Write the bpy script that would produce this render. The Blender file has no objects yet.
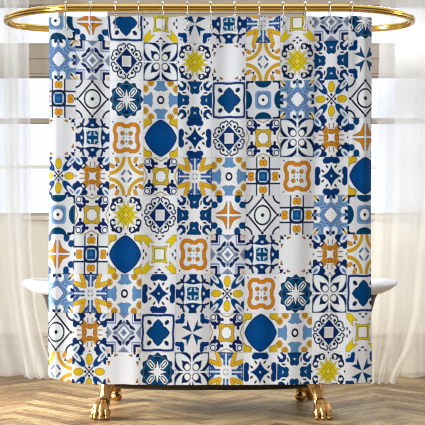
import bpy, bmesh, math, random
import numpy as np
from mathutils import Vector, Matrix
random.seed(7); rng = np.random.default_rng(7)
S = bpy.context.scene; C = S.collection
K = 1273.0; EYE = 1.15; PI = math.pi

def at(px, py, Y):                      # a point seen at photo position (px,py) and standing Y metres away
    return Vector(((px-212.5)*Y/K, Y, EYE+(212.5-py)*Y/K))
def wx(px, Y): return (px-212.5)*Y/K
def wz(py, Y): return EYE+(212.5-py)*Y/K
def lin(c):
    c = np.array(c, float)/255.0
    return np.where(c <= .04045, c/12.92, ((c+.055)/1.055)**2.4)
def col(c): return tuple(lin(c))+(1.0,)

# ------------------------------------------------------------------ objects
def obj(name, bm, m, parent=None, smooth=False):
    me = bpy.data.meshes.new(name); bm.normal_update(); bm.to_mesh(me); bm.free()
    if smooth:
        for p in me.polygons: p.use_smooth = True
    o = bpy.data.objects.new(name, me); C.objects.link(o)
    for mm in (m if isinstance(m, (list, tuple)) else [m]): me.materials.append(mm)
    if parent: o.parent = parent
    return o
def empty(name, loc):
    o = bpy.data.objects.new(name, None); C.objects.link(o); o.location = loc; o.empty_display_size = .1
    return o
def tag(o, label=None, cat=None, group=None, kind=None):
    if label: o['label'] = label
    if cat: o['category'] = cat
    if group: o['group'] = group
    if kind: o['kind'] = kind
    return o
def box(bm, x0, x1, y0, y1, z0, z1, bev=0, mi=0):
    vs = [bm.verts.new((x, y, z)) for x in (x0, x1) for y in (y0, y1) for z in (z0, z1)]
    fs = []
    for q in ((0,1,3,2),(4,6,7,5),(0,4,5,1),(2,3,7,6),(0,2,6,4),(1,5,7,3)):
        f = bm.faces.new([vs[i] for i in q]); f.material_index = mi; fs.append(f)
    if bev:
        es = list({e for f in fs for e in f.edges})
        bmesh.ops.bevel(bm, geom=es, offset=bev, segments=2, profile=.5, affect='EDGES')
def loft(bm, rings, closed=True, cap0=False, cap1=False, cyc=False):
    R = [[bm.verts.new(p) for p in r] for r in rings]
    n = len(R[0]); m = len(R)
    for i in range(m if cyc else m-1):
        a, b = R[i], R[(i+1) % m]
        for j in range(n if closed else n-1):
            k = (j+1) % n
            bm.faces.new((a[j], a[k], b[k], b[j]))
    if cap0: bm.faces.new(R[0][::-1])
    if cap1: bm.faces.new(R[-1])
def tube(bm, pts, rad, seg=10, cyc=False):
    pts = [Vector(p) for p in pts]; n = len(pts)
    if not hasattr(rad, '__len__'): rad = [rad]*n
    rings = []; up = None
    for i, p in enumerate(pts):
        a = pts[(i-1) % n] if (cyc or i > 0) else p
        b = pts[(i+1) % n] if (cyc or i < n-1) else p
        t = (b-a).normalized()
        if up is None:
            up = Vector((0,0,1)) if abs(t.z) < .9 else Vector((0,1,0))
        s = t.cross(up)
        if s.length < 1e-5: s = t.orthogonal()
        s.normalize(); up = s.cross(t).normalized()
        rings.append([p+(s*math.cos(2*PI*k/seg)+up*math.sin(2*PI*k/seg))*rad[i] for k in range(seg)])
    loft(bm, rings, True, not cyc, not cyc, cyc)
def ball(bm, c, r, sx=1, sy=1, sz=1, seg=10):
    bmesh.ops.create_uvsphere(bm, u_segments=seg, v_segments=max(6, seg//2+2), radius=r,
        matrix=Matrix.Translation(c) @ Matrix.Diagonal((sx, sy, sz, 1)))

# ------------------------------------------------------------------ materials
def nm(name):
    m = bpy.data.materials.new(name); m.use_nodes = True
    nt = m.node_tree; b = nt.nodes['Principled BSDF']
    return m, nt, b
def N(nt, t, **kw):
    n = nt.nodes.new(t)
    for k, v in kw.items(): setattr(n, k, v)
    return n
def noise_mat(name, c1, c2, scale=8, rough=.5, metal=0, bump=0, stretch=None, detail=4, spec=.5):
    m, nt, b = nm(name)
    tc = N(nt, 'ShaderNodeTexCoord'); mp = N(nt, 'ShaderNodeMapping'); nz = N(nt, 'ShaderNodeTexNoise')
    if stretch: mp.inputs['Scale'].default_value = stretch
    nz.inputs['Scale'].default_value = scale; nz.inputs['Detail'].default_value = detail
    mx = N(nt, 'ShaderNodeMix', data_type='RGBA')
    mx.inputs[6].default_value = col(c1); mx.inputs[7].default_value = col(c2)
    L = nt.links.new
    L(tc.outputs['Object'], mp.inputs[0]); L(mp.outputs[0], nz.inputs['Vector'])
    L(nz.outputs[0], mx.inputs[0]); L(mx.outputs[2], b.inputs['Base Color'])
    b.inputs['Roughness'].default_value = rough; b.inputs['Metallic'].default_value = metal
    b.inputs['Specular IOR Level'].default_value = spec
    if bump:
        bp = N(nt, 'ShaderNodeBump'); bp.inputs['Strength'].default_value = bump; bp.inputs['Distance'].default_value = .004
        L(nz.outputs[0], bp.inputs['Height']); L(bp.outputs[0], b.inputs['Normal'])
    return m
M_tan   = noise_mat('taupe stone wall', (174,158,142), (194,180,164), 3, .8, bump=.2, stretch=(.6,1,6), spec=.2)
_nt = M_tan.node_tree; _b = _nt.nodes['Principled BSDF']; _src = _b.inputs['Base Color'].links[0].from_socket
_tc = N(_nt,'ShaderNodeTexCoord'); _s = N(_nt,'ShaderNodeSeparateXYZ'); _c = N(_nt,'ShaderNodeCombineXYZ'); _br = N(_nt,'ShaderNodeTexBrick')
_nt.links.new(_tc.outputs['Object'], _s.inputs[0]); _nt.links.new(_s.outputs['X'], _c.inputs[0]); 
_ad = N(_nt,'ShaderNodeMath', operation='ADD'); _ad.inputs[1].default_value = .013; _nt.links.new(_s.outputs['Z'], _ad.inputs[0]); _nt.links.new(_ad.outputs[0], _c.inputs[1])
_nt.links.new(_c.outputs[0], _br.inputs['Vector'])
for k_, v_ in (('Scale',1),('Mortar Size',.004),('Brick Width',2.9),('Row Height',.108)): _br.inputs[k_].default_value = v_
_br.inputs['Mortar'].default_value = col((140,124,112)); _br.inputs['Color2'].default_value = col((190,178,166))
_nt.links.new(_src, _br.inputs['Color1']); _nt.links.new(_br.outputs['Color'], _b.inputs['Base Color'])
M_cream = noise_mat('cream wainscot paint', (246,240,228), (249,244,234), 2, .65, spec=.3)
M_frame = noise_mat('taupe window frame paint', (176,162,146), (186,173,158), 6, .55)
M_base  = noise_mat('cream baseboard paint', (226,217,202), (232,224,211), 5, .5)
M_gold  = noise_mat('polished gold metal', (222,178,84), (234,192,100), 4, .2, 1)
M_brass = noise_mat('aged brass', (176,128,70), (206,158,98), 9, .22, 1, bump=.06)
M_enamel= noise_mat('white enamel', (243,243,246), (247,247,249), 3, .12)
M_iron  = noise_mat('near black cast iron paint', (24,21,20), (38,33,31), 12, .4, bump=.1)
M_steel = noise_mat('chromed wire', (215,215,218), (235,235,238), 20, .18, 1)
M_eye   = noise_mat('white enamelled eyelet', (236,236,238), (246,246,247), 20, .3)
M_back  = noise_mat('plain white polyester', (228,228,232), (236,236,240), 60, .6, spec=.3)

m, nt, b = nm('clear window glass'); M_glass = m
nt.nodes.remove(b); L = nt.links.new
tr = N(nt,'ShaderNodeBsdfTransparent'); gl = N(nt,'ShaderNodeBsdfGlossy'); fr = N(nt,'ShaderNodeFresnel'); mx = N(nt,'ShaderNodeMixShader')
gl.inputs['Roughness'].default_value = .02; fr.inputs['IOR'].default_value = 1.25; tr.inputs['Color'].default_value = (.96,.98,1,1)
L(fr.outputs[0], mx.inputs[0]); L(tr.outputs[0], mx.inputs[1]); L(gl.outputs[0], mx.inputs[2]); L(mx.outputs[0], nt.nodes['Material Output'].inputs[0])

def sheer_mat(name, dens):
    m, nt, b = nm(name); nt.nodes.remove(b); L = nt.links.new
    tr = N(nt,'ShaderNodeBsdfTransparent'); df = N(nt,'ShaderNodeBsdfDiffuse'); tl = N(nt,'ShaderNodeBsdfTranslucent')
    for s in (df, tl): s.inputs['Color'].default_value = (.96,.955,.94,1)
    m1 = N(nt,'ShaderNodeMixShader'); m1.inputs[0].default_value = .5
    m2 = N(nt,'ShaderNodeMixShader')
    lw = N(nt,'ShaderNodeLayerWeight'); lw.inputs['Blend'].default_value = .35
    mr = N(nt,'ShaderNodeMapRange'); mr.inputs['To Min'].default_value = dens; mr.inputs['To Max'].default_value = min(.98, dens+.6)
    tc = N(nt,'ShaderNodeTexCoord'); wv = N(nt,'ShaderNodeTexNoise'); wv.inputs['Scale'].default_value = 9
    mp = N(nt,'ShaderNodeMapping'); mp.inputs['Scale'].default_value = (1.2,1,.1)
    ad = N(nt,'ShaderNodeMath', operation='MULTIPLY_ADD'); ad.inputs[1].default_value = .1; 
    L(tc.outputs['Object'], mp.inputs[0]); L(mp.outputs[0], wv.inputs['Vector'])
    L(lw.outputs['Facing'], mr.inputs['Value']); L(wv.outputs[0], ad.inputs[0]); L(mr.outputs[0], ad.inputs[2])
    sb = N(nt,'ShaderNodeMath', operation='SUBTRACT', use_clamp=True); sb.inputs[1].default_value = .05
    L(ad.outputs[0], sb.inputs[0]); L(sb.outputs[0], m2.inputs[0])
    L(df.outputs[0], m1.inputs[1]); L(tl.outputs[0], m1.inputs[2])
    L(tr.outputs[0], m2.inputs[1]); L(m1.outputs[0], m2.inputs[2]); L(m2.outputs[0], nt.nodes['Material Output'].inputs[0])
    return m
M_sheer = sheer_mat('sheer white voile', .5)

# printed polyester: the tile print is a colour attribute on the cloth, weave by nodes
m, nt, b = nm('tile printed polyester'); M_print = m; L = nt.links.new
a = N(nt,'ShaderNodeAttribute', attribute_name='tile_print'); L(a.outputs['Color'], b.inputs['Base Color'])
b.inputs['Roughness'].default_value = .5; b.inputs['Specular IOR Level'].default_value = .05
tc = N(nt,'ShaderNodeTexCoord'); nz = N(nt,'ShaderNodeTexNoise'); nz.inputs['Scale'].default_value = 900
bp = N(nt,'ShaderNodeBump'); bp.inputs['Strength'].default_value = .08; bp.inputs['Distance'].default_value = .001
L(tc.outputs['Object'], nz.inputs['Vector']); L(nz.outputs[0], bp.inputs['Height']); L(bp.outputs[0], b.inputs['Normal'])

# herringbone oak: UV runs along each plank, 'plank' holds its own random tone
m, nt, b = nm('herringbone oak'); M_wood = m; L = nt.links.new
uv = N(nt,'ShaderNodeAttribute', attribute_name='plank_uv'); at_ = N(nt,'ShaderNodeAttribute', attribute_name='plank_tone')
mp = N(nt,'ShaderNodeMapping'); mp.inputs['Scale'].default_value = (2.0, 40, 1)
nz = N(nt,'ShaderNodeTexNoise'); nz.inputs['Scale'].default_value = 3; nz.inputs['Detail'].default_value = 6; nz.inputs['Distortion'].default_value = .6
L(uv.outputs['Vector'], mp.inputs[0]); L(mp.outputs[0], nz.inputs['Vector'])
cr = N(nt,'ShaderNodeValToRGB')
cr.color_ramp.elements[0].position = .33; cr.color_ramp.elements[0].color = col((84,56,34))
cr.color_ramp.elements[1].position = .66; cr.color_ramp.elements[1].color = col((186,163,124))
e = cr.color_ramp.elements.new(.5); e.color = col((138,113,80))
s1 = N(nt,'ShaderNodeMath', operation='MULTIPLY_ADD'); s1.inputs[1].default_value = .22; s1.inputs[2].default_value = -.1
s2 = N(nt,'ShaderNodeMath', operation='ADD')
L(at_.outputs['Fac'], s1.inputs[0]); L(s1.outputs[0], s2.inputs[0]); L(nz.outputs[0], s2.inputs[1]); L(s2.outputs[0], cr.inputs[0])
L(cr.outputs[0], b.inputs['Base Color']); b.inputs['Roughness'].default_value = .42; b.inputs['Specular IOR Level'].default_value = .18
bp = N(nt,'ShaderNodeBump'); bp.inputs['Strength'].default_value = .15; bp.inputs['Distance'].default_value = .003
L(nz.outputs[0], bp.inputs['Height']); L(bp.outputs[0], b.inputs['Normal'])

# ------------------------------------------------------------------ the room
WALL = 9.15
def floor():
    pw, pl = .085, .51
    c = math.cos(PI/4)
    V, F, U, T = [], [], [], []
    n = int(round(pl/pw))
    XM, Y0, Y1 = 3.2, 3.0, WALL+.3
    def rect(a0, b0, a1, b1, along):
        pts = [(a0,b0),(a1,b0),(a1,b1),(a0,b1)]
        w = [((p[0]-p[1])*c*1.0, (p[0]+p[1])*c+6.0) for p in pts]
        cx = sum(p[0] for p in w)/4; cy = sum(p[1] for p in w)/4
        if abs(cx) > XM or cy < Y0 or cy > Y1: return
        i = len(V)
        V.extend([(p[0], p[1], 0) for p in w]); F.append((i,i+1,i+2,i+3))
        o = rng.random()*40; t = rng.random()
        q = [(0,0),(1,0),(1,1),(0,1)]
        for s in q:
            la = (s[0] if along else s[1])*pl; ac = (s[1] if along else s[0])*pw
            U.append((la+o, ac+o*1.7, 0)); T.append(t)
    R = 80
    for i in range(-R, R):
        for k in range(-R//n-4, R//n+4):
            # classic herringbone in plank-width cells
            a = i + k*n*1.0 ; b_ = i - k*n*1.0
            x, y = (i+k*n), (i-k*n)
            rect(x*pw, y*pw, x*pw+pl, y*pw+pw, True)
            rect(x*pw, y*pw+pw, x*pw+pw, y*pw+pw+pl, False)
    me = bpy.data.meshes.new('floor'); me.from_pydata(V, [], F)
    me.attributes.new('plank_uv', 'FLOAT_VECTOR', 'POINT').data.foreach_set('vector', np.array(U).ravel())
    me.attributes.new('plank_tone', 'FLOAT', 'POINT').data.foreach_set('value', np.array(T))
    me.materials.append(M_wood)
    o = bpy.data.objects.new('floor', me); C.objects.link(o); tag(o, kind='structure'); return o
floor()

XL, XR = -3.2, 3.2
zt1, zt0 = wz(4.5, WALL), wz(45.5, WALL)      # high windows
zm1, zm0 = wz(76, WALL), wz(216, WALL)        # tall windows
wl, wr = wx(110, WALL), wx(303, WALL)
bm = bmesh.new()
T0, T1 = WALL, WALL+.16
ZC = 2.95; WO = 2.6
box(bm, XL, XR, T0, T1, zt1, ZC)
box(bm, wl, wr, T0, T1, zm0, zt1)
box(bm, XL, -WO, T0, T1, zm0, zt1); box(bm, WO, XR, T0, T1, zm0, zt1)
box(bm, -WO, wl, T0, T1, zm1, zt0); box(bm, wr, WO, T0, T1, zm1, zt0)
box(bm, XL, XR, T0, T1, 0, zm0, mi=1)
o = obj('wall_back', bm, [M_tan, M_cream]); tag(o, kind='structure')

def window(n, x0, x1, z0, z1, hbars, vbars):
    t = empty('window_%d' % n, ((x0+x1)/2, WALL+.08, z0)); tag(t, kind='structure')
    iv = t.location
    def rel(f): 
        b_ = bmesh.new(); f(b_); bmesh.ops.translate(b_, verts=b_.verts, vec=-iv); return b_
    w = .022; y0, y1 = WALL+.04, WALL+.1
    def fr(b_):
        box(b_, x0, x1, y0, y1, z0, z0+w); box(b_, x0, x1, y0, y1, z1-w*.3, z1)
        box(b_, x0, x0+w, y0, y1, z0, z1); box(b_, x1-w, x1, y0, y1, z0, z1)
        for z, h in hbars: box(b_, x0, x1, y0-.01, y1, z-h/2, z+h/2, mi=1 if h < .025 else 0)  # thin bars in cream: window glare put into their colour
        for x, h in vbars: box(b_, x-h/2, x+h/2, y0-.01, y1, z0, z1)
    obj('window_frame', rel(fr), [M_frame, M_cream], t)
    obj('window_pane', rel(lambda b_: box(b_, x0+.01, x1-.01, y0+.025, y0+.031, z0+.01, z1-.002)), M_glass, t)
    return t
rail = (wz(120.5, WALL), .036); thin = (wz(166.5, WALL), .02)
window(1, -WO, wl, zt0, zt1, [], [(wx(60, WALL), .03)])
window(2, wr, WO, zt0, zt1, [], [])
window(3, -WO, wl, zm0, zm1, [rail, thin], [])
window(4, wr, WO, zm0, zm1, [rail, thin], [])
bm = bmesh.new(); box(bm, XL, XR, WALL-.035, WALL, zm0-.03, zm0+.002, .006)
tag(obj('trim_1', bm, M_base), kind='structure')  # sill in cream too, with the window glare put into its colour
bm = bmesh.new(); box(bm, XL, XR, WALL-.022, WALL, 0, .262); box(bm, XL, XR, WALL-.034, WALL, .262, .29, .005)
box(bm, XL, XR, WALL-.03, WALL, .19, .205, .004)
tag(obj('baseboard_back', bm, M_base), kind='structure')

# ------------------------------------------------------------------ sheer curtains
def sheer(name, label, depth, right_edge, left_edge, nf, amp, seed, bottom):
    r = np.random.default_rng(seed)
    nu, nv = 180, 60
    ys = np.linspace(-14, 1, nv)
    zt = wz(-14, depth); 
    bm = bmesh.new(); G = []
    ph = r.random(6)*6.28
    py = [e[1] for e in left_edge]
    for j in range(nv):
        t = j/(nv-1)
        row = []
        z = zt*(1-t)+bottom*t
        Yp = 212.5-(z-EYE)*K/depth
        xl = np.interp(Yp, [e[1] for e in left_edge], [e[0] for e in left_edge])
        xr = np.interp(Yp, [e[1] for e in right_edge], [e[0] for e in right_edge])
        for i in range(nu):
            u = i/(nu-1)
            s = u + .012*math.sin(u*9+ph[0]) + .02*math.sin(3*t+ph[1])*u*(1-u)
            d = amp*(math.sin(2*PI*nf*s+ph[2]) + .55*math.sin(2*PI*nf*.53*s+ph[3]+t*1.1) + .3*math.sin(2*PI*nf*1.9*s+ph[4]-t))*(.65+.25*t)
            px = xl+(xr-xl)*u
            fl = .06*max(0, t-.93)/.07
            row.append(bm.verts.new((wx(px, depth), depth+d-fl*(.4+.6*abs(math.sin(u*7+ph[5]))), z+(.006*(1+math.sin(u*23+ph[5])) if j > nv-2 else 0))))
        G.append(row)
    for j in range(nv-1):
        for i in range(nu-1):
            bm.faces.new((G[j][i], G[j][i+1], G[j+1][i+1], G[j+1][i]))
    o = obj(name, bm, M_sheer, None, True)
    return tag(o, label, 'sheer curtain', 'sheer curtains at the windows')
sheer('sheer_curtain', 'outer sheer white curtain at the left photo edge, hanging before the left windows', 8.95,
      [(17,-20),(18,60),(20,200),(25,290),(36,340),(52,380)], [(-75,-20),(-75,380)], 4.2, .016, 3, .004)
sheer('sheer_curtain', 'inner sheer white curtain left of the tub, nearest the patterned shower curtain', 8.8,
      [(29,-20),(29,60),(31,150),(31,250),(36,310),(44,345),(58,385)], [(4,-20),(4,60),(6,200),(12,290),(20,345),(26,385)], 1.9, .012, 11, .004)
sheer('sheer_curtain', 'gathered sheer white curtain directly right of the tub rim, hem swept towards the tub', 8.55,
      [(440,-20),(436,200),(426,290),(424,315),(412,350),(398,372),(392,390)], [(381,-20),(379,60),(376,180),(372,290),(368,390)], 2.3, .012, 5, .004)
sheer('sheer_curtain', 'sheer white curtain at the right photo edge, hanging behind the swept one', 8.9,
      [(500,-20),(500,390)], [(396,-20),(393,200),(388,390)], 4.5, .016, 21, .004)

# ------------------------------------------------------------------ oval gold rail
RY, RZ = 7.485, 2.275; RX = -.018
def rail_pts():
    P = []; hs, ax = .72, .472; n = 64
    half = []
    for k in range(n+1):
        a = -PI/2+PI*k/n; p, ay = (1.75, .485) if a < 0 else (2.6, .325)
        half.append((hs+ax*max(0, math.cos(a))**(2/p), ay*math.copysign(abs(math.sin(a))**(2/p), a)))
    return half+[(-x, y) for x, y in half[::-1]]
rl = empty('shower_rail', (RX, RY, RZ)); tag(rl, 'polished gold oval rail holding the patterned shower curtain', 'shower rail')
bm = bmesh.new(); P = rail_pts(); n = len(P); rings = []
# profile: flattened bar, rounded, with an added groove to form its dark reflection line
prof = []
for k in range(28):
    a = 2*PI*k/28
    r = .0205
    if abs(((a+PI) % (2*PI))-PI+.1) < .28: r = .0165
    if abs(a-PI+.0) < .25: r = .0168
    prof.append((r*math.cos(a)*.9, r*math.sin(a)))
for i in range(n):
    a = Vector(P[(i-1) % n]); b = Vector(P[(i+1) % n]); t = (b-a).normalized(); nx = Vector((t.y, -t.x))
    rings.append([(P[i][0]+nx.x*q[0], P[i][1]+nx.y*q[0], q[1]) for q in prof])
loft(bm, rings, True, cyc=True)
obj('rail_tube', bm, M_gold, rl, True)
for sx in (-.5, .5):
    bm = bmesh.new(); tube(bm, [(sx, .325, 0), (sx, WALL-RY-.02, 0)], .011, 12)
    tube(bm, [(sx, WALL-RY-.02, 0), (sx, WALL-RY+.002, 0)], .035, 24)
    obj('wall_bracket', bm, M_gold, rl, True)

# ------------------------------------------------------------------ tile prints
WHT=(238,240,245); GRY=(223,225,231); NVY=(4,28,70); BLU=(0,68,126); TEA=(0,62,98); LBL=(116,154,200); MBL=(88,126,180)
ORG=(206,130,24); YEL=(222,196,16); GLD=(208,164,44); OLV=(120,106,40); BRN=(150,92,40); PAL=(226,234,246); SLT=(128,144,172); CRM=(226,206,184)
TW, TH = 160, 176
gx, gy = np.meshgrid((np.arange(TW)+.5)/TW*2-1, 1-(np.arange(TH)+.5)/TH*2)
QX, QY = np.abs(gx), np.abs(gy)
OA, OB = np.maximum(QX, QY), np.minimum(QX, QY)          # octant fold: OA along the axis, OB across
class Tile:
    def __init__(s, base): s.c = np.empty((TH, TW, 3)); s.c[:] = lin(base)
    def p(s, mask, c): s.c[mask] = lin(c); return s
def ell(x, y, cx, cy, rx, ry, rot=0):
    a = math.radians(rot); dx, dy = x-cx, y-cy
    u = dx*math.cos(a)+dy*math.sin(a); v = -dx*math.sin(a)+dy*math.cos(a)
    return np.sqrt((u/rx)**2+(v/ry)**2)                   # <1 inside
def poly(x, y, pts):
    ins = np.zeros(x.shape, bool); n = len(pts)
    for i in range(n):
        x0, y0 = pts[i]; x1, y1 = pts[(i+1) % n]
        if y0 == y1: continue
        cnd = ((y0 > y) != (y1 > y)) & (x < (x1-x0)*(y-y0)/(y1-y0)+x0)
        ins ^= cnd
    return ins
def seg(x, y, x0, y0, x1, y1):
    dx, dy = x1-x0, y1-y0; t = np.clip(((x-x0)*dx+(y-y0)*dy)/(dx*dx+dy*dy), 0, 1)
    return np.hypot(x-x0-t*dx, y-y0-t*dy)
def grow(mask, k):
    r = mask.copy()
    for _ in range(k):
        q = r.copy(); q[1:] |= r[:-1]; q[:-1] |= r[1:]; q[:,1:] |= r[:,:-1]; q[:,:-1] |= r[:,1:]; r = q
    return r
def outl(t, mask, fill, line, k=2): t.p(grow(mask, k), line); t.p(mask, fill)
X, Y, A_, B_ = QX, QY, OA, OB
def mA():
    t = Tile(NVY)
    w = (X < .9) & (Y < .9) & (X+Y < 1.72)
    t.p(w, PAL); t.p((X < .87) & (Y < .87) & (X+Y < 1.66), GRY)
    d = ell(B_, A_, 0, 1.0, .5, .36); t.p(d < 1.12, PAL); t.p(d < 1, TEA); t.p(d < .35, BLU)
    r = (X**5+Y**5)**.2
    t.p(r < .48, LBL); t.p(r < .36, MBL); t.p(np.hypot(X, Y) < .33, SLT); t.p(np.hypot(X, Y) < .28, (246,248,250)); t.p(np.hypot(X, Y) < .085, (16,16,26)); return t
def mB():
    t = Tile(WHT)
    pl = poly(X, Y, [(.085,.73),(.085,.085),(.73,.085),(.45,.2),(.29,.29),(.2,.45)])
    outl(t, pl, ORG, (84,62,58), 2)
    t.p(ell(B_, A_, .53, .82, .18, .2) < 1, BLU); t.p(ell(B_, A_, .56, 1.0, .26, .08) < 1, NVY)
    t.p(ell(B_, A_, .55, .82, .15, .15) < 1, BLU); return t
def mC():
    t = Tile(WHT); m_ = A_+.015*np.cos(B_*6.28)
    t.p((m_ > .83) & (m_ < .955), (20,52,112)); t.p(m_ >= .955, PAL)
    pl = poly(X, Y, [(0,.66),(.12,.58),(.22,.48),(.275,.37),(.265,.28),(.29,.265),(.38,.275),(.48,.22),(.57,.12),(.65,0),(-.1,-.1)])
    outl(t, pl, BLU, NVY, 4)
    e = ell(X, Y, .51, .53, .15, .11, 40); t.p(e < 1, (20,42,78)); return t
def mD():
    t = Tile(LBL); th = np.arctan2(gy, gx); r = np.hypot(gx, gy)
    f = r/(1+.13*np.cos(4*th)+.05*np.cos(12*th))
    for c0 in (.5, .72, .95): t.p(np.abs(f-c0) < .055, MBL)
    for c0 in (.57, .8): t.p(np.abs(f-c0) < .02, (160,190,224))
    st = r/(1+.09*np.cos(4*th)+.05*np.cos(8*th)); t.p(st < .39, (84,104,156)); t.p(st < .33, WHT)
    for cx in (.25,):
        e = ell(B_, A_, cx, .8, .17, .21, -14); t.p(e < 1, (244,246,250)); t.p(ell(B_, A_, .16, .93, .09, .14, 35) < 1, NVY)
    t.p(ell(X, Y, .84, .82, .2, .14, 45) < 1, (244,240,226)); t.p(ell(X, Y, .88, .88, .16, .06, 45) < 1, GLD); t.p(ell(X, Y, .76, .76, .1, .06, 45) < 1, NVY); return t
def mE():
    t = Tile((228,231,240)); s = X+Y
    t.p(s < .62, (206,212,224)); t.p((s > .36) & (s < .5), SLT); t.p(s < .36, (238,240,246)); t.p(s < .2, SLT); t.p(s < .08, (90,104,138))
    e = (np.abs(A_-.5)+B_); t.p(e < .15, SLT); t.p(e < .06, (90,104,138))
    d = poly(X, Y, [(.1,.66),(.14,.44),(.3,.36),(.36,.24),(.5,.16),(.66,.12),(.66,.22),(.52,.34),(.42,.38),(.36,.5),(.22,.66)])
    t.p(d, (20,34,86))
    t.p((A_ > .7+B_*.85) , SLT); t.p((A_ > .86+B_*.85), (104,120,152))
    mi = np.minimum(X, Y)
    t.p((mi > .46) & (mi < .53), (120,150,198)); t.p((mi > .58) & (mi < .73), (20,34,86)); t.p(mi > .79, CRM); t.p(mi > .9, (210,170,110)); return t
def mF():
    t = Tile(WHT)
    u = np.minimum.reduce([np.hypot(X-.32, Y-.64)-.2, np.hypot(X-.62, Y-.36)-.2, np.hypot(X-.16, Y-.8)-.11, np.hypot(X-.79, Y-.17)-.11])
    t.p(u < .04, (18,30,66)); t.p(u < -.035, (232,238,244)); t.p((X/.72+Y/.76) < 1, (232,238,244))
    for cx, cy in ((.33,.6),(.58,.36)): t.p(np.hypot(X-cx, Y-cy) < .085, (18,30,66))
    d = X/.64+Y/.68; t.p(d < 1, (6,40,100)); t.p((X < .26) & (Y < .27), WHT); t.p((X < .22) & (Y < .23), (218,216,214)); return t
def mG():
    t = Tile(GRY); t.p(B_ < .36, (240,241,244)); t.p((np.abs(B_-.37) < .045) & (A_ > .36), (26,42,88))
    r = (X**3.6+Y**3.6)**(1/3.6); t.p(r < .45, (18,38,78)); t.p(r < .31, (196,222,238)); t.p((X < .24) & (Y < .25), (16,78,138)); t.p((np.hypot(X,Y)<.12), (40,110,165))
    b_ = np.minimum(np.hypot(B_-.11, A_-.64), np.hypot(B_-.11, A_-.77)); t.p(b_ < .125, (150,100,36)); t.p(b_ < .1, (220,154,26))
    t.p(ell(B_, A_, 0, .98, .09, .08) < 1, NVY); return t
def mH():
    t = Tile((226,228,233)); d = X/.86+Y/.9; t.p(d < 1, (236,239,245))
    dd = np.abs(seg(X, Y, .1, .8, .78, .09)); t.p(dd < .05, (20,26,54))
    for cx, cy in ((0,.9),(.88,0)): t.p(np.hypot(X-cx, Y-cy) < .085, (20,26,54))
    e = np.hypot(gx/.97, gy); t.p(np.abs(e-.47) < .055, (20,26,54)); t.p(e < .43, (234,240,242)); t.p(e < .1, (20,30,56))
    t.p(np.abs(np.hypot(X-1.06, Y-1.06)-.46) < .052, (20,26,54)); return t
def mI():
    t = Tile(WHT); th = np.arctan2(gy, gx); r = np.hypot(gx, gy)
    t.p(r < .93+.06*np.cos(12*th), (4,42,78)); t.p(np.abs(r-.8) < .025, (70,120,165))
    for k in range(8):
        a = PI/8+k*PI/4; t.p(np.hypot(gx-.58*math.cos(a), gy-.58*math.sin(a)) < .17, (2,76,122))
    for k in range(12):
        a = k*PI/6; t.p(np.hypot(gx-.87*math.cos(a), gy-.87*math.sin(a)) < .07, (20,62,104))
    u = (X+Y)/1.414; v = np.abs(X-Y)/1.414
    e = ((u-.53)/.25)**4+(v/.16)**4; t.p(e < 1, (238,242,246)); e = ((u-.53)/.21)**4+(v/.1)**4; t.p(e < 1, (18,30,52)); e = ((u-.53)/.18)**2+(v/.045)**2; t.p(e < 1, (238,242,246))
    t.p((A_ < .56-B_*4) , WHT); t.p(r < .24+.05*np.cos(8*th), WHT); return t
def mJ():
    t = Tile(WHT)
    q = poly(B_, A_, [(.28,.87),(.54,.74),(.54,.9),(.46,.92),(.38,.9)]); t.p(q, (176,116,56))
    t.p(poly(B_, A_, [(.46,.8),(.54,.77),(.54,.92)]), (90,70,66))
    t.p(ell(X, Y, .84, .86, .15, .06, 45) < 1, NVY); t.p(ell(X, Y, .86, .84, .12, .06, -45) < 1, NVY); t.p(ell(B_, A_, .66, .95, .07, .05) < 1, NVY); return t
def mK():
    t = Tile(GRY)
    t.p(A_ < .56, (4,50,106)); t.p((A_ >= .5) & (B_ < .2+1.5*np.clip(.86-A_, 0, 1)**2*2.4) , (4,50,106))
    t.p((A_ > .88) & (B_ < .24), (4,50,106))
    pin = A_+.1*(1-np.clip(B_/.5, 0, 1)**2)*.8
    t.p(pin < .57, (20,38,84)); t.p(pin < .55, (240,243,247)); t.p(pin < .42, (2,74,122))
    t.p(poly(X, Y, [(.08,.1),(.08,.3),(.14,.3),(.16,.17),(.28,.16),(.28,.1)]), (190,216,234)); t.p(np.hypot(X-.32, Y-.34) < .07, (206,226,240)); t.p(B_ < .04+0*B_, (16,60,112)) if False else None
    t.p(ell(B_, A_, 0, .64, .09, .06) < 1, (206,220,238))
    d = np.minimum.reduce([seg(X, Y, .54, .56, .7, .7), seg(X, Y, .6, .62, .54, .84), seg(X, Y, .62, .6, .84, .54), seg(X,Y,.54,.84,.5,.92), seg(X,Y,.84,.54,.92,.5)]); t.p(d < .06, (22,38,86)); return t
def mL():
    t = Tile((236,236,240))
    u = np.minimum.reduce([np.hypot(X-.38, Y-.4)-.41, A_-.7])
    u = np.maximum(u, A_-.79)
    t.p(u < 0.02, (170,104,44)); t.p(u < -.015, (210,132,28)); t.p(u < -.17, (176,112,48)); t.p(u < -.2, (228,233,240))
    e = ell(X, Y, .235, .235, .13, .125); t.p(e < 1, (140,94,40)); t.p(e < .78, (208,142,40)); t.p(e < .3, (140,94,40))
    t.p(np.hypot(B_, A_-.19) < .045, (70,72,96)); t.p(ell(X, Y, .79, .82, .06, .04, 45) < 1, (40,56,84)); return t
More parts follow.
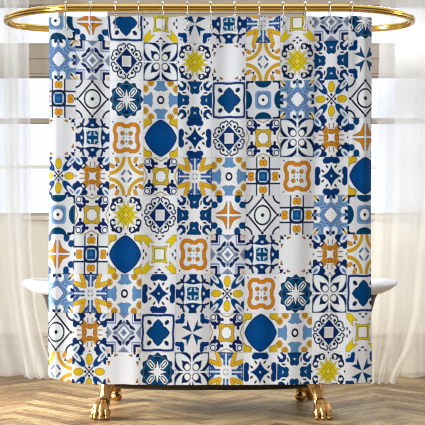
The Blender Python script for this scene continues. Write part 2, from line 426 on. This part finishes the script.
def mM():
    t = Tile((237,238,243))
    pin = A_+.11*(1-np.clip(B_/.42, 0, 1)**2)*.7
    t.p(pin < .47, OLV); t.p(pin < .44, (222,204,48)); t.p((A_ < .31), OLV); t.p(A_ < .27, (222,204,48)); t.p(A_ < .25, WHT)
    pl = poly(X, Y, [(.33,.6),(.63,.63),(.6,.33),(.95,.7),(.97,.97),(.76,.96)])
    outl(t, pl, (232,204,22), OLV, 2)
    t.p(poly(B_, A_, [(-.1,.7),(0,.7),(.13,.82),(.06,.84),(0,.8),(-.1,.8)]), NVY); t.p(ell(B_, A_, .19, .93, .09, .045) < 1, NVY); return t
def mN():
    t = Tile((8,34,82)); t.p((X < .06) | (Y < .06), WHT); t.p(A_ > .95, PAL)
    u = (X+Y)/1.414; v = np.abs(X-Y)/1.414
    R = .88; h = .44                                         # lens along the diagonal
    lens = np.hypot(u-.66, v+R-h)-R
    t.p(lens < .135, (232,238,246)); t.p(lens < .085, (8,34,82)); t.p(lens < -.09, (222,232,244)); t.p(lens < -.14, (240,243,247))
    t.p((np.hypot(X-.33, Y-.33) < .22), (8,34,82)); t.p(poly(X, Y, [(.22,.5),(.5,.22),(.6,.6)]), (8,34,82))
    c = np.hypot(X-.25, Y-.25); t.p(c < .215, (20,34,70)); t.p(c < .16, (244,246,248)); t.p((X < .045) | (Y < .045), WHT)
    t.p(np.abs(X-Y) < .02*0, WHT); return t
def mO():
    t = Tile((228,228,231))
    pl = poly(X, Y, [(.015,.02),(.3,.68),(.33,.5),(.32,.36),(.46,.35),(.66,.29)]); t.p(grow(pl, 2), (238,240,244)); t.p(pl, (2,60,108))
    d = np.minimum.reduce([np.hypot(X-.57, Y-.86)-.13, np.hypot(X-.88, Y-.57)-.12, np.hypot(X-.64, Y-.64)-.19, np.hypot(X-.79, Y-.79)-.08, np.abs(X-.54)*0+seg(X, Y, .56, .6, .56, .9)-.1, seg(X, Y, .6, .57, .9, .57)-.1])
    t.p(d < .05, (236,240,246)); t.p(d < 0, (4,56,120)); t.p(seg(X, Y, .74, .76, .76, .96) < .028, (214,224,240)); t.p(seg(X, Y, .76, .74, .96, .76) < .028, (214,224,240)); return t
def mP():
    t = Tile((234,235,238))
    r1 = poly(B_, A_, [(0,.18),(.05,.42),(.12,.72),(.17,.42),(.22,.2)]); r2 = poly(X, Y, [(.16,.32),(.5,.5),(.32,.16)])
    k = r1 | r2 | (X+Y < .5); t.p(grow(k, 2), (150,140,60)); t.p(k, (226,206,36))
    s = X+Y; t.p((np.abs(s-.42) < .03) | (np.abs(s-.22) < .025), (168,146,30)); t.p((np.abs(X-Y) < .03) & (s < .7), (178,152,34)); t.p(s < .08, (240,228,150))
    d = np.minimum.reduce([np.where(A_ > .6, np.abs(np.hypot(B_-.38, A_-.74)-.15), 9), seg(B_, A_, .5, .84, .72, .72)-.03, np.hypot(X-.72, Y-.74)-.07, seg(B_, A_, .5, .62, .58, .78)])
    t.p(d < .045, (12,32,78)); t.p(np.hypot(B_-.3, A_-.72) < .05, (22,38,86)); t.p(np.hypot(X-.97, Y) < .06, NVY); t.p(np.hypot(Y-.97, X) < .06, NVY); return t
def mQ():
    t = Tile((234,234,237))
    pl = poly(B_, A_, [(-.1,1),(.22,1),(.19,.86),(.22,.74),(.4,.56),(.3,.52),(.2,.48),(.08,.49),(0,.52),(-.1,.52)]); outl(t, pl, (98,146,196), (50,78,120), 2)
    e = ell(gx, gy, 0, 0, .21, .23); t.p(e < 1, (10,22,50)); t.p(e < .52, (236,236,240))
    c = np.hypot(B_-.58, A_-.9); t.p(c < .2, (146,108,44)); t.p(c < .175, (218,168,44)); t.p(np.abs(c-.08) < .03, (160,108,36)); return t
def mR():
    t = Tile(WHT); t.p(A_ > .955, (8,46,100))
    pl = poly(B_, A_, [(-.1,.38),(0,.41),(.07,.36),(.19,.37),(.25,.46),(.22,.58),(.24,.72),(.34,.86),(.46,.96),(-.1,.96)]); outl(t, pl, (2,66,122), NVY, 3)
    t.p(poly(B_, A_, [(-.1,.6),(0,.6),(.11,.73),(0,.68),(-.1,.68)]), (220,232,244))
    c = np.hypot(X-.76, Y-.76); t.p(c < .37, (238,240,245)); t.p(c < .28, (6,50,106)); t.p((X > .8) & (Y > .8), (6,50,106)); t.p(seg(X, Y, .76, .76, .96, .96) < .085, (236,241,247)); t.p(seg(B_, A_, .46, .98, .62, .98) < .05, WHT)
    t.p(seg(B_, A_, .38, .56, .4, .7) < .045, (28,46,72)); return t
def mS():
    t = Tile((232,236,242)); r = (X/.95)**1.45+(Y/.98)**1.45
    t.p(r < 1, (12,40,96)); t.p(r < .88, (0,70,136)); t.p(r < .3, (0,76,144))
    c = np.hypot(X-1.06, Y-1.06); bl = c+.06*np.cos(6*np.arctan2(1.06-Y, 1.06-X)); t.p(bl < .56, OLV); t.p(bl < .51, (212,178,34)); return t
def mT():
    t = Tile(WHT); pl = poly(X, Y, [(0,.6),(.07,.42),(.16,.28),(.26,.17),(.42,.07),(.6,0),(-.1,-.1)])
    t.p(grow(pl, 5), (240,243,248)); t.p(pl, (4,52,112)); t.p(np.hypot(X, Y) < .055, (196,220,240))
    d = seg(B_, A_, -.1, .81, .34, .8); t.p(d < .16, (6,52,114)); t.p(ell(B_, A_, 0, .66, .1, .05) < 1, WHT)
    t.p((Y > .93) & (X < .4), (6,52,114))
    t.p(ell(B_, A_, .26, .5, .11, .055, 50) < 1, (34,40,58)); return t
def mU():
    t = Tile((234,235,239)); th = np.arctan2(gy, gx); r = np.hypot(gx, gy)
    w = A_+.028*np.cos(np.clip(B_/.43, 0, 1)*PI); t.p(w < .47, (132,108,40)); t.p(w < .43, (206,172,52)); o_ = r*(1+.05*np.cos(8*th)); t.p(o_ < .33, (132,108,40)); t.p(o_ < .29, WHT)
    c = np.hypot(X-.65, Y-.65); t.p(c < .32, (10,32,90)); t.p(np.hypot(X-.76, Y-.76) < .2, (232,238,246)); t.p(np.abs(np.hypot(X-.78, Y-.78)-.14) < .03, (10,32,90)); t.p(seg(X, Y, .56, .56, .62, .62) < .05, (200,214,238))
    t.p(seg(B_, A_, .26, .66, .5, .72) < .07, (10,32,90)); t.p(np.hypot(B_-.25, A_-.67) < .09, (10,32,90))
    t.p(seg(B_, A_, -.05, .79, .42, .98) < .025, (150,128,60)); t.p(A_ > .97, (206,200,180)); return t
def mV():
    t = Tile((236,233,232)); c = np.hypot(X-1.02, Y-1.02); t.p((c > .99), (240,242,243)); t.p((c > .77) & (c < .97), (206,162,44)); t.p((c > .68) & (c < .74), (240,238,236))
    t.p(ell(B_, A_, .54, .86, .11, .2, -30) < 1, (150,110,50)); t.p(ell(B_, A_, .54, .86, .085, .17, -30) < 1, (212,150,40))
    t.p(poly(X, Y, [(.5,.5),(.72,.56),(.62,.6),(.6,.66),(.56,.72)]), (26,38,80)); t.p(np.hypot(X-.57, Y-.57) < .06, (26,38,80))
    d = seg(X, Y, .1, .28, .26, .1); t.p(d < .055, (64,90,140)); t.p((seg(X, Y, .1, .27, .16, .2) < .03), (116,146,190)); return t
def mW():
    t = Tile((236,236,239))
    d = np.minimum(seg(X, Y, .36, .38, .56, 1.05), seg(X, Y, .36, .38, 1.05, .56)); t.p(d < .125, (150,112,46)); t.p(d < .1, (222,178,36)); t.p(np.hypot(X-.47, Y-.47) < .08, (218,146,44))
    t.p((B_ < .06) & (A_ > .32), (216,228,244)); t.p((np.abs(B_-.1) < .05) & (A_ > .34-.3*0), (22,66,130)); t.p((np.abs(B_-.1) < .02) & (A_ > .5), (80,130,190))
    for a0, b0 in (((.12,.66),(.3,.8)), ((.12,.8),(.36,.92)), ((.1,.96),(.42,1.0))): t.p(seg(B_, A_, a0[0], a0[1], b0[0], b0[1]) < .05, (34,76,146))
    t.p(np.abs(np.hypot(X, Y)-.15) < .03, (206,206,214)); t.p(np.hypot(X-.1, Y-.11) < .035, (90,92,120)); t.p((A_ > .95) & (B_ < .45), (22,54,118)); return t
def mX():
    t = Tile((236,235,237))
    d = np.minimum(np.hypot(X-.4, Y-.44)-.17, np.maximum(A_-.42, B_-.36)+0); inn = A_-.12*(B_/.3)**2 < .2
    k = (d < 0); t.p(grow(k, 2), (146,96,40)); t.p(k, (204,136,34)); t.p(seg(X, Y, .26, .3, .42, .46) < .035, (182,122,44)); t.p(np.abs(np.hypot(B_, A_-.3)-.1) < .025, (168,112,40))
    t.p((inn) & (A_ < .34), (150,98,42)); t.p((A_-.12*(B_/.3)**2 < .17) & (A_ < .31), WHT)
    t.p(seg(B_, A_, .12, .5, .13, .72) < .028, (120,92,70))
    t.p(seg(B_, A_, .4, .86, .7, .86) < .14, (4,42,96)); t.p(seg(X, Y, .6, .6, .9, .9) < .24, (4,42,96)); t.p(ell(X, Y, .82, .82, .3, .17, 45) < 1, (222,232,244)); t.p(ell(X, Y, .84, .84, .16, .07, 45) < 1, (70,116,174))
    t.p(np.hypot(B_, A_-.97) < .05, NVY); t.p(poly(X, Y, [(.38,.62),(.62,.38),(.7,.52),(.52,.7)]) & (np.hypot(X-.5, Y-.5) < .1), WHT); return t
def mY():
    t = Tile((236,238,242))
    e = ell(B_, A_, .72, 1.02, .36, .2, 14); t.p(e < 1, (6,50,106))
    e = ell(X, Y, .56, .58, .44, .2, 45); t.p(e < 1, (0,68,130)); e = ell(X, Y, .78, .8, .4, .13, 45); t.p(e < 1.25, (4,42,96)); t.p(e < 1, (226,233,243)); t.p(ell(X, Y, .78, .8, .18, .065, 45) < 1, (140,154,180))
    e = ell(B_, A_, 0, .63, .19, .29); t.p(e < 1.28, (240,242,244)); t.p(e < 1.04, (136,118,36)); t.p(e < .9, (228,190,28))
    t.p((np.abs(X-Y) < .05) & (X+Y < .5), (22,30,70)); t.p(np.abs(B_)+np.abs(A_-.22) < .09, (22,30,70)); return t
MOT = {k[1]: f().c for k, f in list(globals().items()) if len(k) == 2 and k[0] == 'm' and callable(f)}
GRID = ['ABCMOKWMEI', 'DEFNPJVPRO', 'GHIQRCADYH', 'JKLSTFUNXB', 'YXVUWQGLTS', 'AUPFRBHGDA', 'BGSMLEKJXV', 'DWQTKYLINC', 'HXECOUSQFM', 'VYJINWTRPO']
STK = np.stack([np.stack([MOT[c] for c in r]) for r in GRID])       # rows, cols, TH, TW, 3
R_MID  = [4.6, 43.4, 81.2, 119.2, 157.4, 195.6, 234.8, 274, 313, 352, 391]
R_SIDE = [2.0, 38.6, 78.6, 117.3, 156.4, 194.8, 234.2, 273.8, 312.6, 351.6, 391]
def print_at(px, py):
    s = np.clip(np.abs(px-210)/160, 0, 1)**2
    va = np.interp(py, R_MID, range(11)); vb = np.interp(py, R_SIDE, range(11))
    v = va*(1-s)+vb*s
    u = (px+np.maximum(0, py-176)*.0165-75.4+3*np.clip((42-py)/20, 0, 1)*np.clip((150-px)/50, 0, 1))/34.13+1
    u = np.clip(u, 0, 9.999); v = np.clip(v, 0, 9.999)
    ci, ri = u.astype(int), v.astype(int); fu, fv = u-ci, v-ri
    c = STK[ri, ci, np.minimum((fv*TH).astype(int), TH-1), np.minimum((fu*TW).astype(int), TW-1)]
    g = np.minimum.reduce([fu*34, (1-fu)*34, fv*39, (1-fv)*39])
    return c*(1-.16*(g < .3))[:, None]

# ------------------------------------------------------------------ shower curtain
CY = 7.0; PXM = CY/K
TOPY = 16.3
ringpx = [65.4, 90.3, 115.3, 138.5, 162.6, 187.2, 210.5, 234.6, 259, 282.6, 305.2, 329.6, 351.2]
def folds(px, py):
    t = np.clip((py-16)/370, 0, 1)
    # cloth comes forward between the rings at the top, softening lower down
    w = np.interp(px, [40]+ringpx+[376], [-1]+list(range(13))+[14])
    f = -.0075*np.exp(-t*2.2)*np.cos(2*PI*w)*(.6+.4*np.sin(px*.05+1))
    f += .0055*np.sin(px*.118+.9+.7*np.sin(t*2.1))*(.5+.5*t) + .008*np.sin(px*.043-1.3+t*.6)
    f += .0058*np.sin(px*.205+4.43+t*3.8)
    f += -.05*np.exp(-((px-205)/120)**2)*np.clip(t-.45, 0, 1)          # pushed out a little by the tub
    f = f*(.3+.7*np.clip(t/.09, 0, 1))
    for e, sgn in ((48.2, 1), (373, -1)):
        q = np.clip(1-(px-e)*sgn/9, 0, 1); f = f+.035*q**2.2
    return f
def bottom(px):
    return np.interp(px, [49, 60, 75, 100, 125, 165, 220, 300, 345, 372], [377.6, 380.5, 383, 384.2, 383.6, 384.6, 384.4, 384, 384, 382.6])
def cloth():
    nx, ny = 640, 720
    u, v = np.meshgrid(np.linspace(0, 1, nx), np.linspace(0, 1, ny))
    L0 = 47.9+.6*np.sin(v*5); R0 = 372.0+.7*v+.5*np.sin(v*6+1)
    px = L0+(R0-L0)*u; b0 = bottom(px)
    t0 = TOPY+.5*np.sin(px*.26+.5)
    py = t0+(b0-t0)*v
    d = folds(px, py)
    co = np.stack([(px-212.5)*PXM, CY+d, EYE+(212.5-py)*PXM], -1).reshape(-1, 3)
    c = np.zeros((nx*ny, 3)); P, Q = px.ravel(), py.ravel()
    hx, hy = (321/nx), (369/ny)
    n = 4
    for i in range(n):
        for j in range(n):
            c += print_at(P+((i+.5)/n-.5)*hx*.8, Q+((j+.5)/n-.5)*hy*.8)
    c /= n*n
    idx = np.arange(nx*ny).reshape(ny, nx)
    F = np.stack([idx[:-1,:-1], idx[1:,:-1], idx[1:,1:], idx[:-1,1:]], -1).reshape(-1, 4)
    me = bpy.data.meshes.new('printed_fabric')
    me.vertices.add(len(co)); me.vertices.foreach_set('co', co.ravel())
    me.loops.add(F.size); me.loops.foreach_set('vertex_index', F.ravel().astype(np.int32))
    me.polygons.add(len(F)); me.polygons.foreach_set('loop_start', np.arange(0, F.size, 4, dtype=np.int32))
    me.update(calc_edges=True); me.validate()
    me.polygons.foreach_set('use_smooth', np.ones(len(F), bool))
    at = me.color_attributes.new('tile_print', 'FLOAT_COLOR', 'POINT')
    at.data.foreach_set('color', np.concatenate([c, np.ones((len(c), 1))], 1).ravel())
    me.materials.append(M_print); me.materials.append(M_back)
    return me
base = Vector((wx(210, CY), CY, wz(386, CY)))
cur = empty('shower_curtain', base)
tag(cur, 'white shower curtain printed with blue and yellow patchwork tiles on gold oval rail', 'shower curtain')
o = bpy.data.objects.new('printed_fabric', cloth()); C.objects.link(o); o.parent = cur; o.location = -base
sm = o.modifiers.new('thickness', 'SOLIDIFY'); sm.thickness = .0022; sm.offset = -1; sm.material_offset = 1; sm.material_offset_rim = 1
eyelets = []
bm = bmesh.new(); pts = [(.0085*math.cos(2*PI*k/20), 0, .012*math.sin(2*PI*k/20)) for k in range(20)]
tube(bm, pts, .0034, 8, True)
eye0 = obj('eyelet', bm, M_eye, cur, True)
ORD = ['first','second','third','fourth','fifth','sixth','seventh','eighth','ninth','tenth','eleventh','twelfth','last']
# one ring: a wire loop over the rail, through the eyelet, with five rollers on top
rg = empty('curtain_ring', (0,0,0))
bm = bmesh.new(); zt, zb = .0305, -.112
pts = []
for k in range(14):
    a = PI*k/13; pts.append((0, -.031*math.cos(a), .012+.0225*math.sin(a)))      # over the rail
pts += [(0,.029,-.02),(0,.02,-.055),(0,.013,-.085),(0,.013,-.1),(0,.009,-.110),(0,0,-.114),(0,-.009,-.110),(0,-.013,-.1),(0,-.013,-.085),(0,-.02,-.055),(0,-.029,-.02)]
tube(bm, pts, .0017, 8, True)
obj('wire_loop', bm, M_steel, rg, True)
rollers = []
for k in range(5):
    a = PI*(.18+.16*k); bm = bmesh.new(); ball(bm, Vector((0, -.031*math.cos(a), .012+.0225*math.sin(a))), .0062, seg=12)
    obj('roller', bm, M_steel, rg, True)
kids = list(rg.children)
for i, px in enumerate(ringpx):
    x = (px-212.5)*PXM
    ez = wz(27.6, CY); ey = CY+float(folds(np.array([px]), np.array([27.6]))[0])
    if i == 0: r, e = rg, eye0
    else:
        r = rg.copy(); C.objects.link(r)
        for ch in kids:
            c = ch.copy(); C.objects.link(c); c.parent = r
        e = eye0.copy(); C.objects.link(e); e.parent = cur
    r.location = (x, CY, RZ-.002); r.rotation_euler = (0, 0, math.radians(random.uniform(4, 7)))
    e.location = Vector((x+.001, ey-.001, ez))-base
    end = 'nearest the left end of the gold rail' if i == 0 else 'nearest the right end of the gold rail' if i == 12 else '%s from the left end of the gold rail' % ORD[i]
    tag(r, 'thin silver wire ring with bead rollers, %s' % end, 'curtain ring', 'silver rings along the gold rail')

# ------------------------------------------------------------------ bathtub
TX, TY = wx(210, 7.46), 7.47
tub = empty('bathtub', (TX, TY, 0))
tag(tub, 'freestanding white roll top bathtub with dark outside on brass claw feet, behind the patterned curtain', 'bathtub')
def oval(a, b, z, n=96, p=2.6, lift=0):
    R = []
    for k in range(n):
        t = 2*PI*k/n; cx, sx = math.cos(t), math.sin(t)
        x = a*math.copysign(abs(cx)**(2/p), cx); y = b*math.copysign(abs(sx)**(2/p), sx)
        R.append((x, y, z+lift*(abs(x)/1.1)**4))
    return R
HA, HB = 1.095, .39
bm = bmesh.new()
outer = [(.50,.16,.135),(.62,.22,.138),(.72,.265,.16),(.80,.295,.22),(.87,.315,.32),(.91,.325,.43),(.94,.335,.55),(.968,.342,.65),(.99,.345,.69)]
loft(bm, [oval(a, b, z) for a, b, z in outer], True, True, False)
obj('outer_shell', bm, M_iron, tub, True)
bm = bmesh.new()
rim = [(.988,.345,.682,0),(1.01,.362,.674,.01),(1.06,.378,.688,.02),(1.092,.388,.71,.02),(1.097,.39,.722,.02),(1.085,.384,.736,.02),(1.05,.37,.745,.02),(1.015,.352,.742,.02),(.99,.34,.722,.015),(.975,.332,.69,0),
       (.94,.322,.55,0),(.89,.308,.40,0),(.82,.28,.26,0),(.7,.23,.19,0),(.5,.14,.175,0)]
loft(bm, [oval(a, b, z, lift=l) for a, b, z, l in rim], True, False, True)
obj('basin_and_rim', bm, M_enamel, tub, True)

def claw_foot():
    bm = bmesh.new()
    # local: toes point to -Y, leg rises to +Z and leans back under the tub
    tube(bm, [(0,.085,.235),(0,.06,.205),(0,.036,.165),(0,.02,.13),(0,.01,.1),(0,-.004,.075),(0,-.016,.05)], [.056,.05,.038,.032,.032,.034,.03], 18)
    for sx in (-1, 1):
        tube(bm, [(.052*sx,.08,.23),(.034*sx,.045,.19),(.028*sx,.024,.15),(.026*sx,.01,.12)], [.02,.017,.012,.006], 10)
    tube(bm, [(0,.03,.215),(0,.008,.17),(0,-.008,.13)], [.018,.013,.005], 10)
    ball(bm, Vector((0,.006,.032)), .036, 1, 1.15, .85, 14)
    for a, l in ((-36,.94),(-12,1.06),(12,1.06),(36,.94)):
        s, c = math.sin(math.radians(a)), math.cos(math.radians(a))
        def q(d, z): return (s*d*l, .004-c*d*l, z)
        tube(bm, [q(.006,.118), q(.03,.102), q(.052,.08), q(.068,.052), q(.076,.026), q(.078,.006)], [.009,.0125,.0145,.0145,.0135,.008], 12)
        ball(bm, Vector(q(.05,.078)), .0152, seg=12)
        ball(bm, Vector(q(.079,.013)), .0132, 1, 1, .95, seg=12)
    for v in bm.verts: v.co.z = max(v.co.z, .0)
    me = bpy.data.meshes.new('claw_tmp'); bm.to_mesh(me); bm.free()
    t = bpy.data.objects.new('claw_tmp', me); C.objects.link(t)
    rm = t.modifiers.new('r', 'REMESH'); rm.mode = 'VOXEL'; rm.voxel_size = .0032
    s_ = t.modifiers.new('s', 'SMOOTH'); s_.factor = .5; s_.iterations = 2
    dg = bpy.context.evaluated_depsgraph_get(); out = bpy.data.meshes.new_from_object(t.evaluated_get(dg))
    bpy.data.objects.remove(t); out.name = 'claw_foot'
    for p in out.polygons: p.use_smooth = True
    zm = min(v.co.z for v in out.vertices)
    for v in out.vertices: v.co.z -= zm
    out.materials.clear(); out.materials.append(M_brass)
    return out
fm = claw_foot()
for x, y, rz in ((-.592, -.355, -20), (.612, -.355, 24), (-.575, .30, 205), (.555, .30, 155)):
    f = bpy.data.objects.new('claw_foot', fm); C.objects.link(f); f.parent = tub
    f.location = (x, y, 0); f.rotation_euler = (0, 0, math.radians(rz))

# ------------------------------------------------------------------ light
W = bpy.data.worlds.new('daylight'); S.world = W; W.use_nodes = True
nt = W.node_tree; L = nt.links.new; bg = nt.nodes['Background']
tc = N(nt,'ShaderNodeTexCoord'); sp = N(nt,'ShaderNodeSeparateXYZ')
L(tc.outputs['Generated'], sp.inputs[0])
cr = N(nt,'ShaderNodeValToRGB'); mr = N(nt,'ShaderNodeMapRange')
mr.inputs['From Min'].default_value = -1; L(sp.outputs['Z'], mr.inputs['Value']); L(mr.outputs[0], cr.inputs[0])
e = cr.color_ramp.elements
e[0].position = .3; e[0].color = (.16,.14,.12,1)
e[1].position = 1; e[1].color = (2.6,2.65,2.7,1)
for p, c in ((.47,(.3,.27,.24,1)), (.53,(.58,.6,.6,1)), (.62,(.93,.97,.99,1)), (.8,(1.1,1.13,1.15,1))):
    q = e.new(p); q.color = c
back = N(nt,'ShaderNodeMapRange'); back.inputs['From Min'].default_value = .1; back.inputs['From Max'].default_value = .5
L(sp.outputs['Y'], back.inputs['Value'])
up = N(nt,'ShaderNodeMapRange'); up.inputs['From Min'].default_value = -.06; up.inputs['From Max'].default_value = .0; L(sp.outputs['Z'], up.inputs['Value'])
ml = N(nt,'ShaderNodeMath', operation='MULTIPLY'); L(back.outputs[0], ml.inputs[0]); L(up.outputs[0], ml.inputs[1])
mx = N(nt,'ShaderNodeMix', data_type='RGBA'); L(ml.outputs[0], mx.inputs[0]); L(cr.outputs[0], mx.inputs[6]); mx.inputs[7].default_value = (1.9,1.96,2.12,1)
L(mx.outputs[2], bg.inputs['Color']); bg.inputs['Strength'].default_value = .53
def area(name, loc, target, size, energy, color):
    l = bpy.data.lights.new(name, 'AREA'); l.energy = energy; l.size = size; l.color = color
    o = bpy.data.objects.new(name, l); C.objects.link(o); o.location = loc
    o.rotation_euler = (Vector(target)-Vector(loc)).to_track_quat('-Z', 'Y').to_euler(); return o
o = area('window_light', (-3.1, 7.45, .95), (-.1, 7.5, 0), 0.7, 44, (1,.94,.8)); o.data.spread = math.radians(70)
area('daylight_left', (-1.6, 10.4, 3.1), (-1.4, 8.8, 1.0), 1.0, 24, (.97,.99,1))
area('daylight_right', (1.6, 10.4, 3.1), (1.4, 8.8, 1.0), 1.0, 130, (.97,.99,1))
area('right_fill', (4.6, 7.9, 2.2), (1.4, 8.9, 0.6), 1.0, 15, (1,.98,.97))  # added fill from an unseen source, brightens the right wall and sheers
area('room_light', (-8.0, 1.2, 3.0), (0, 7, 1.2), 1.6, 560, (.94,.985,1))

cam = bpy.data.cameras.new('camera'); co = bpy.data.objects.new('camera', cam); C.objects.link(co)
cam.sensor_width = 36; cam.lens = 36*K/425; co.location = (0, 0, EYE); co.rotation_euler = (PI/2, 0, 0); cam.clip_end = 200
S.camera = co; S.cycles.filter_width = 1.0
S.view_settings.view_transform = 'Standard'; S.view_settings.look = 'None'; S.view_settings.gamma = 1; S.view_settings.exposure = .1
S.view_settings.use_curve_mapping = False
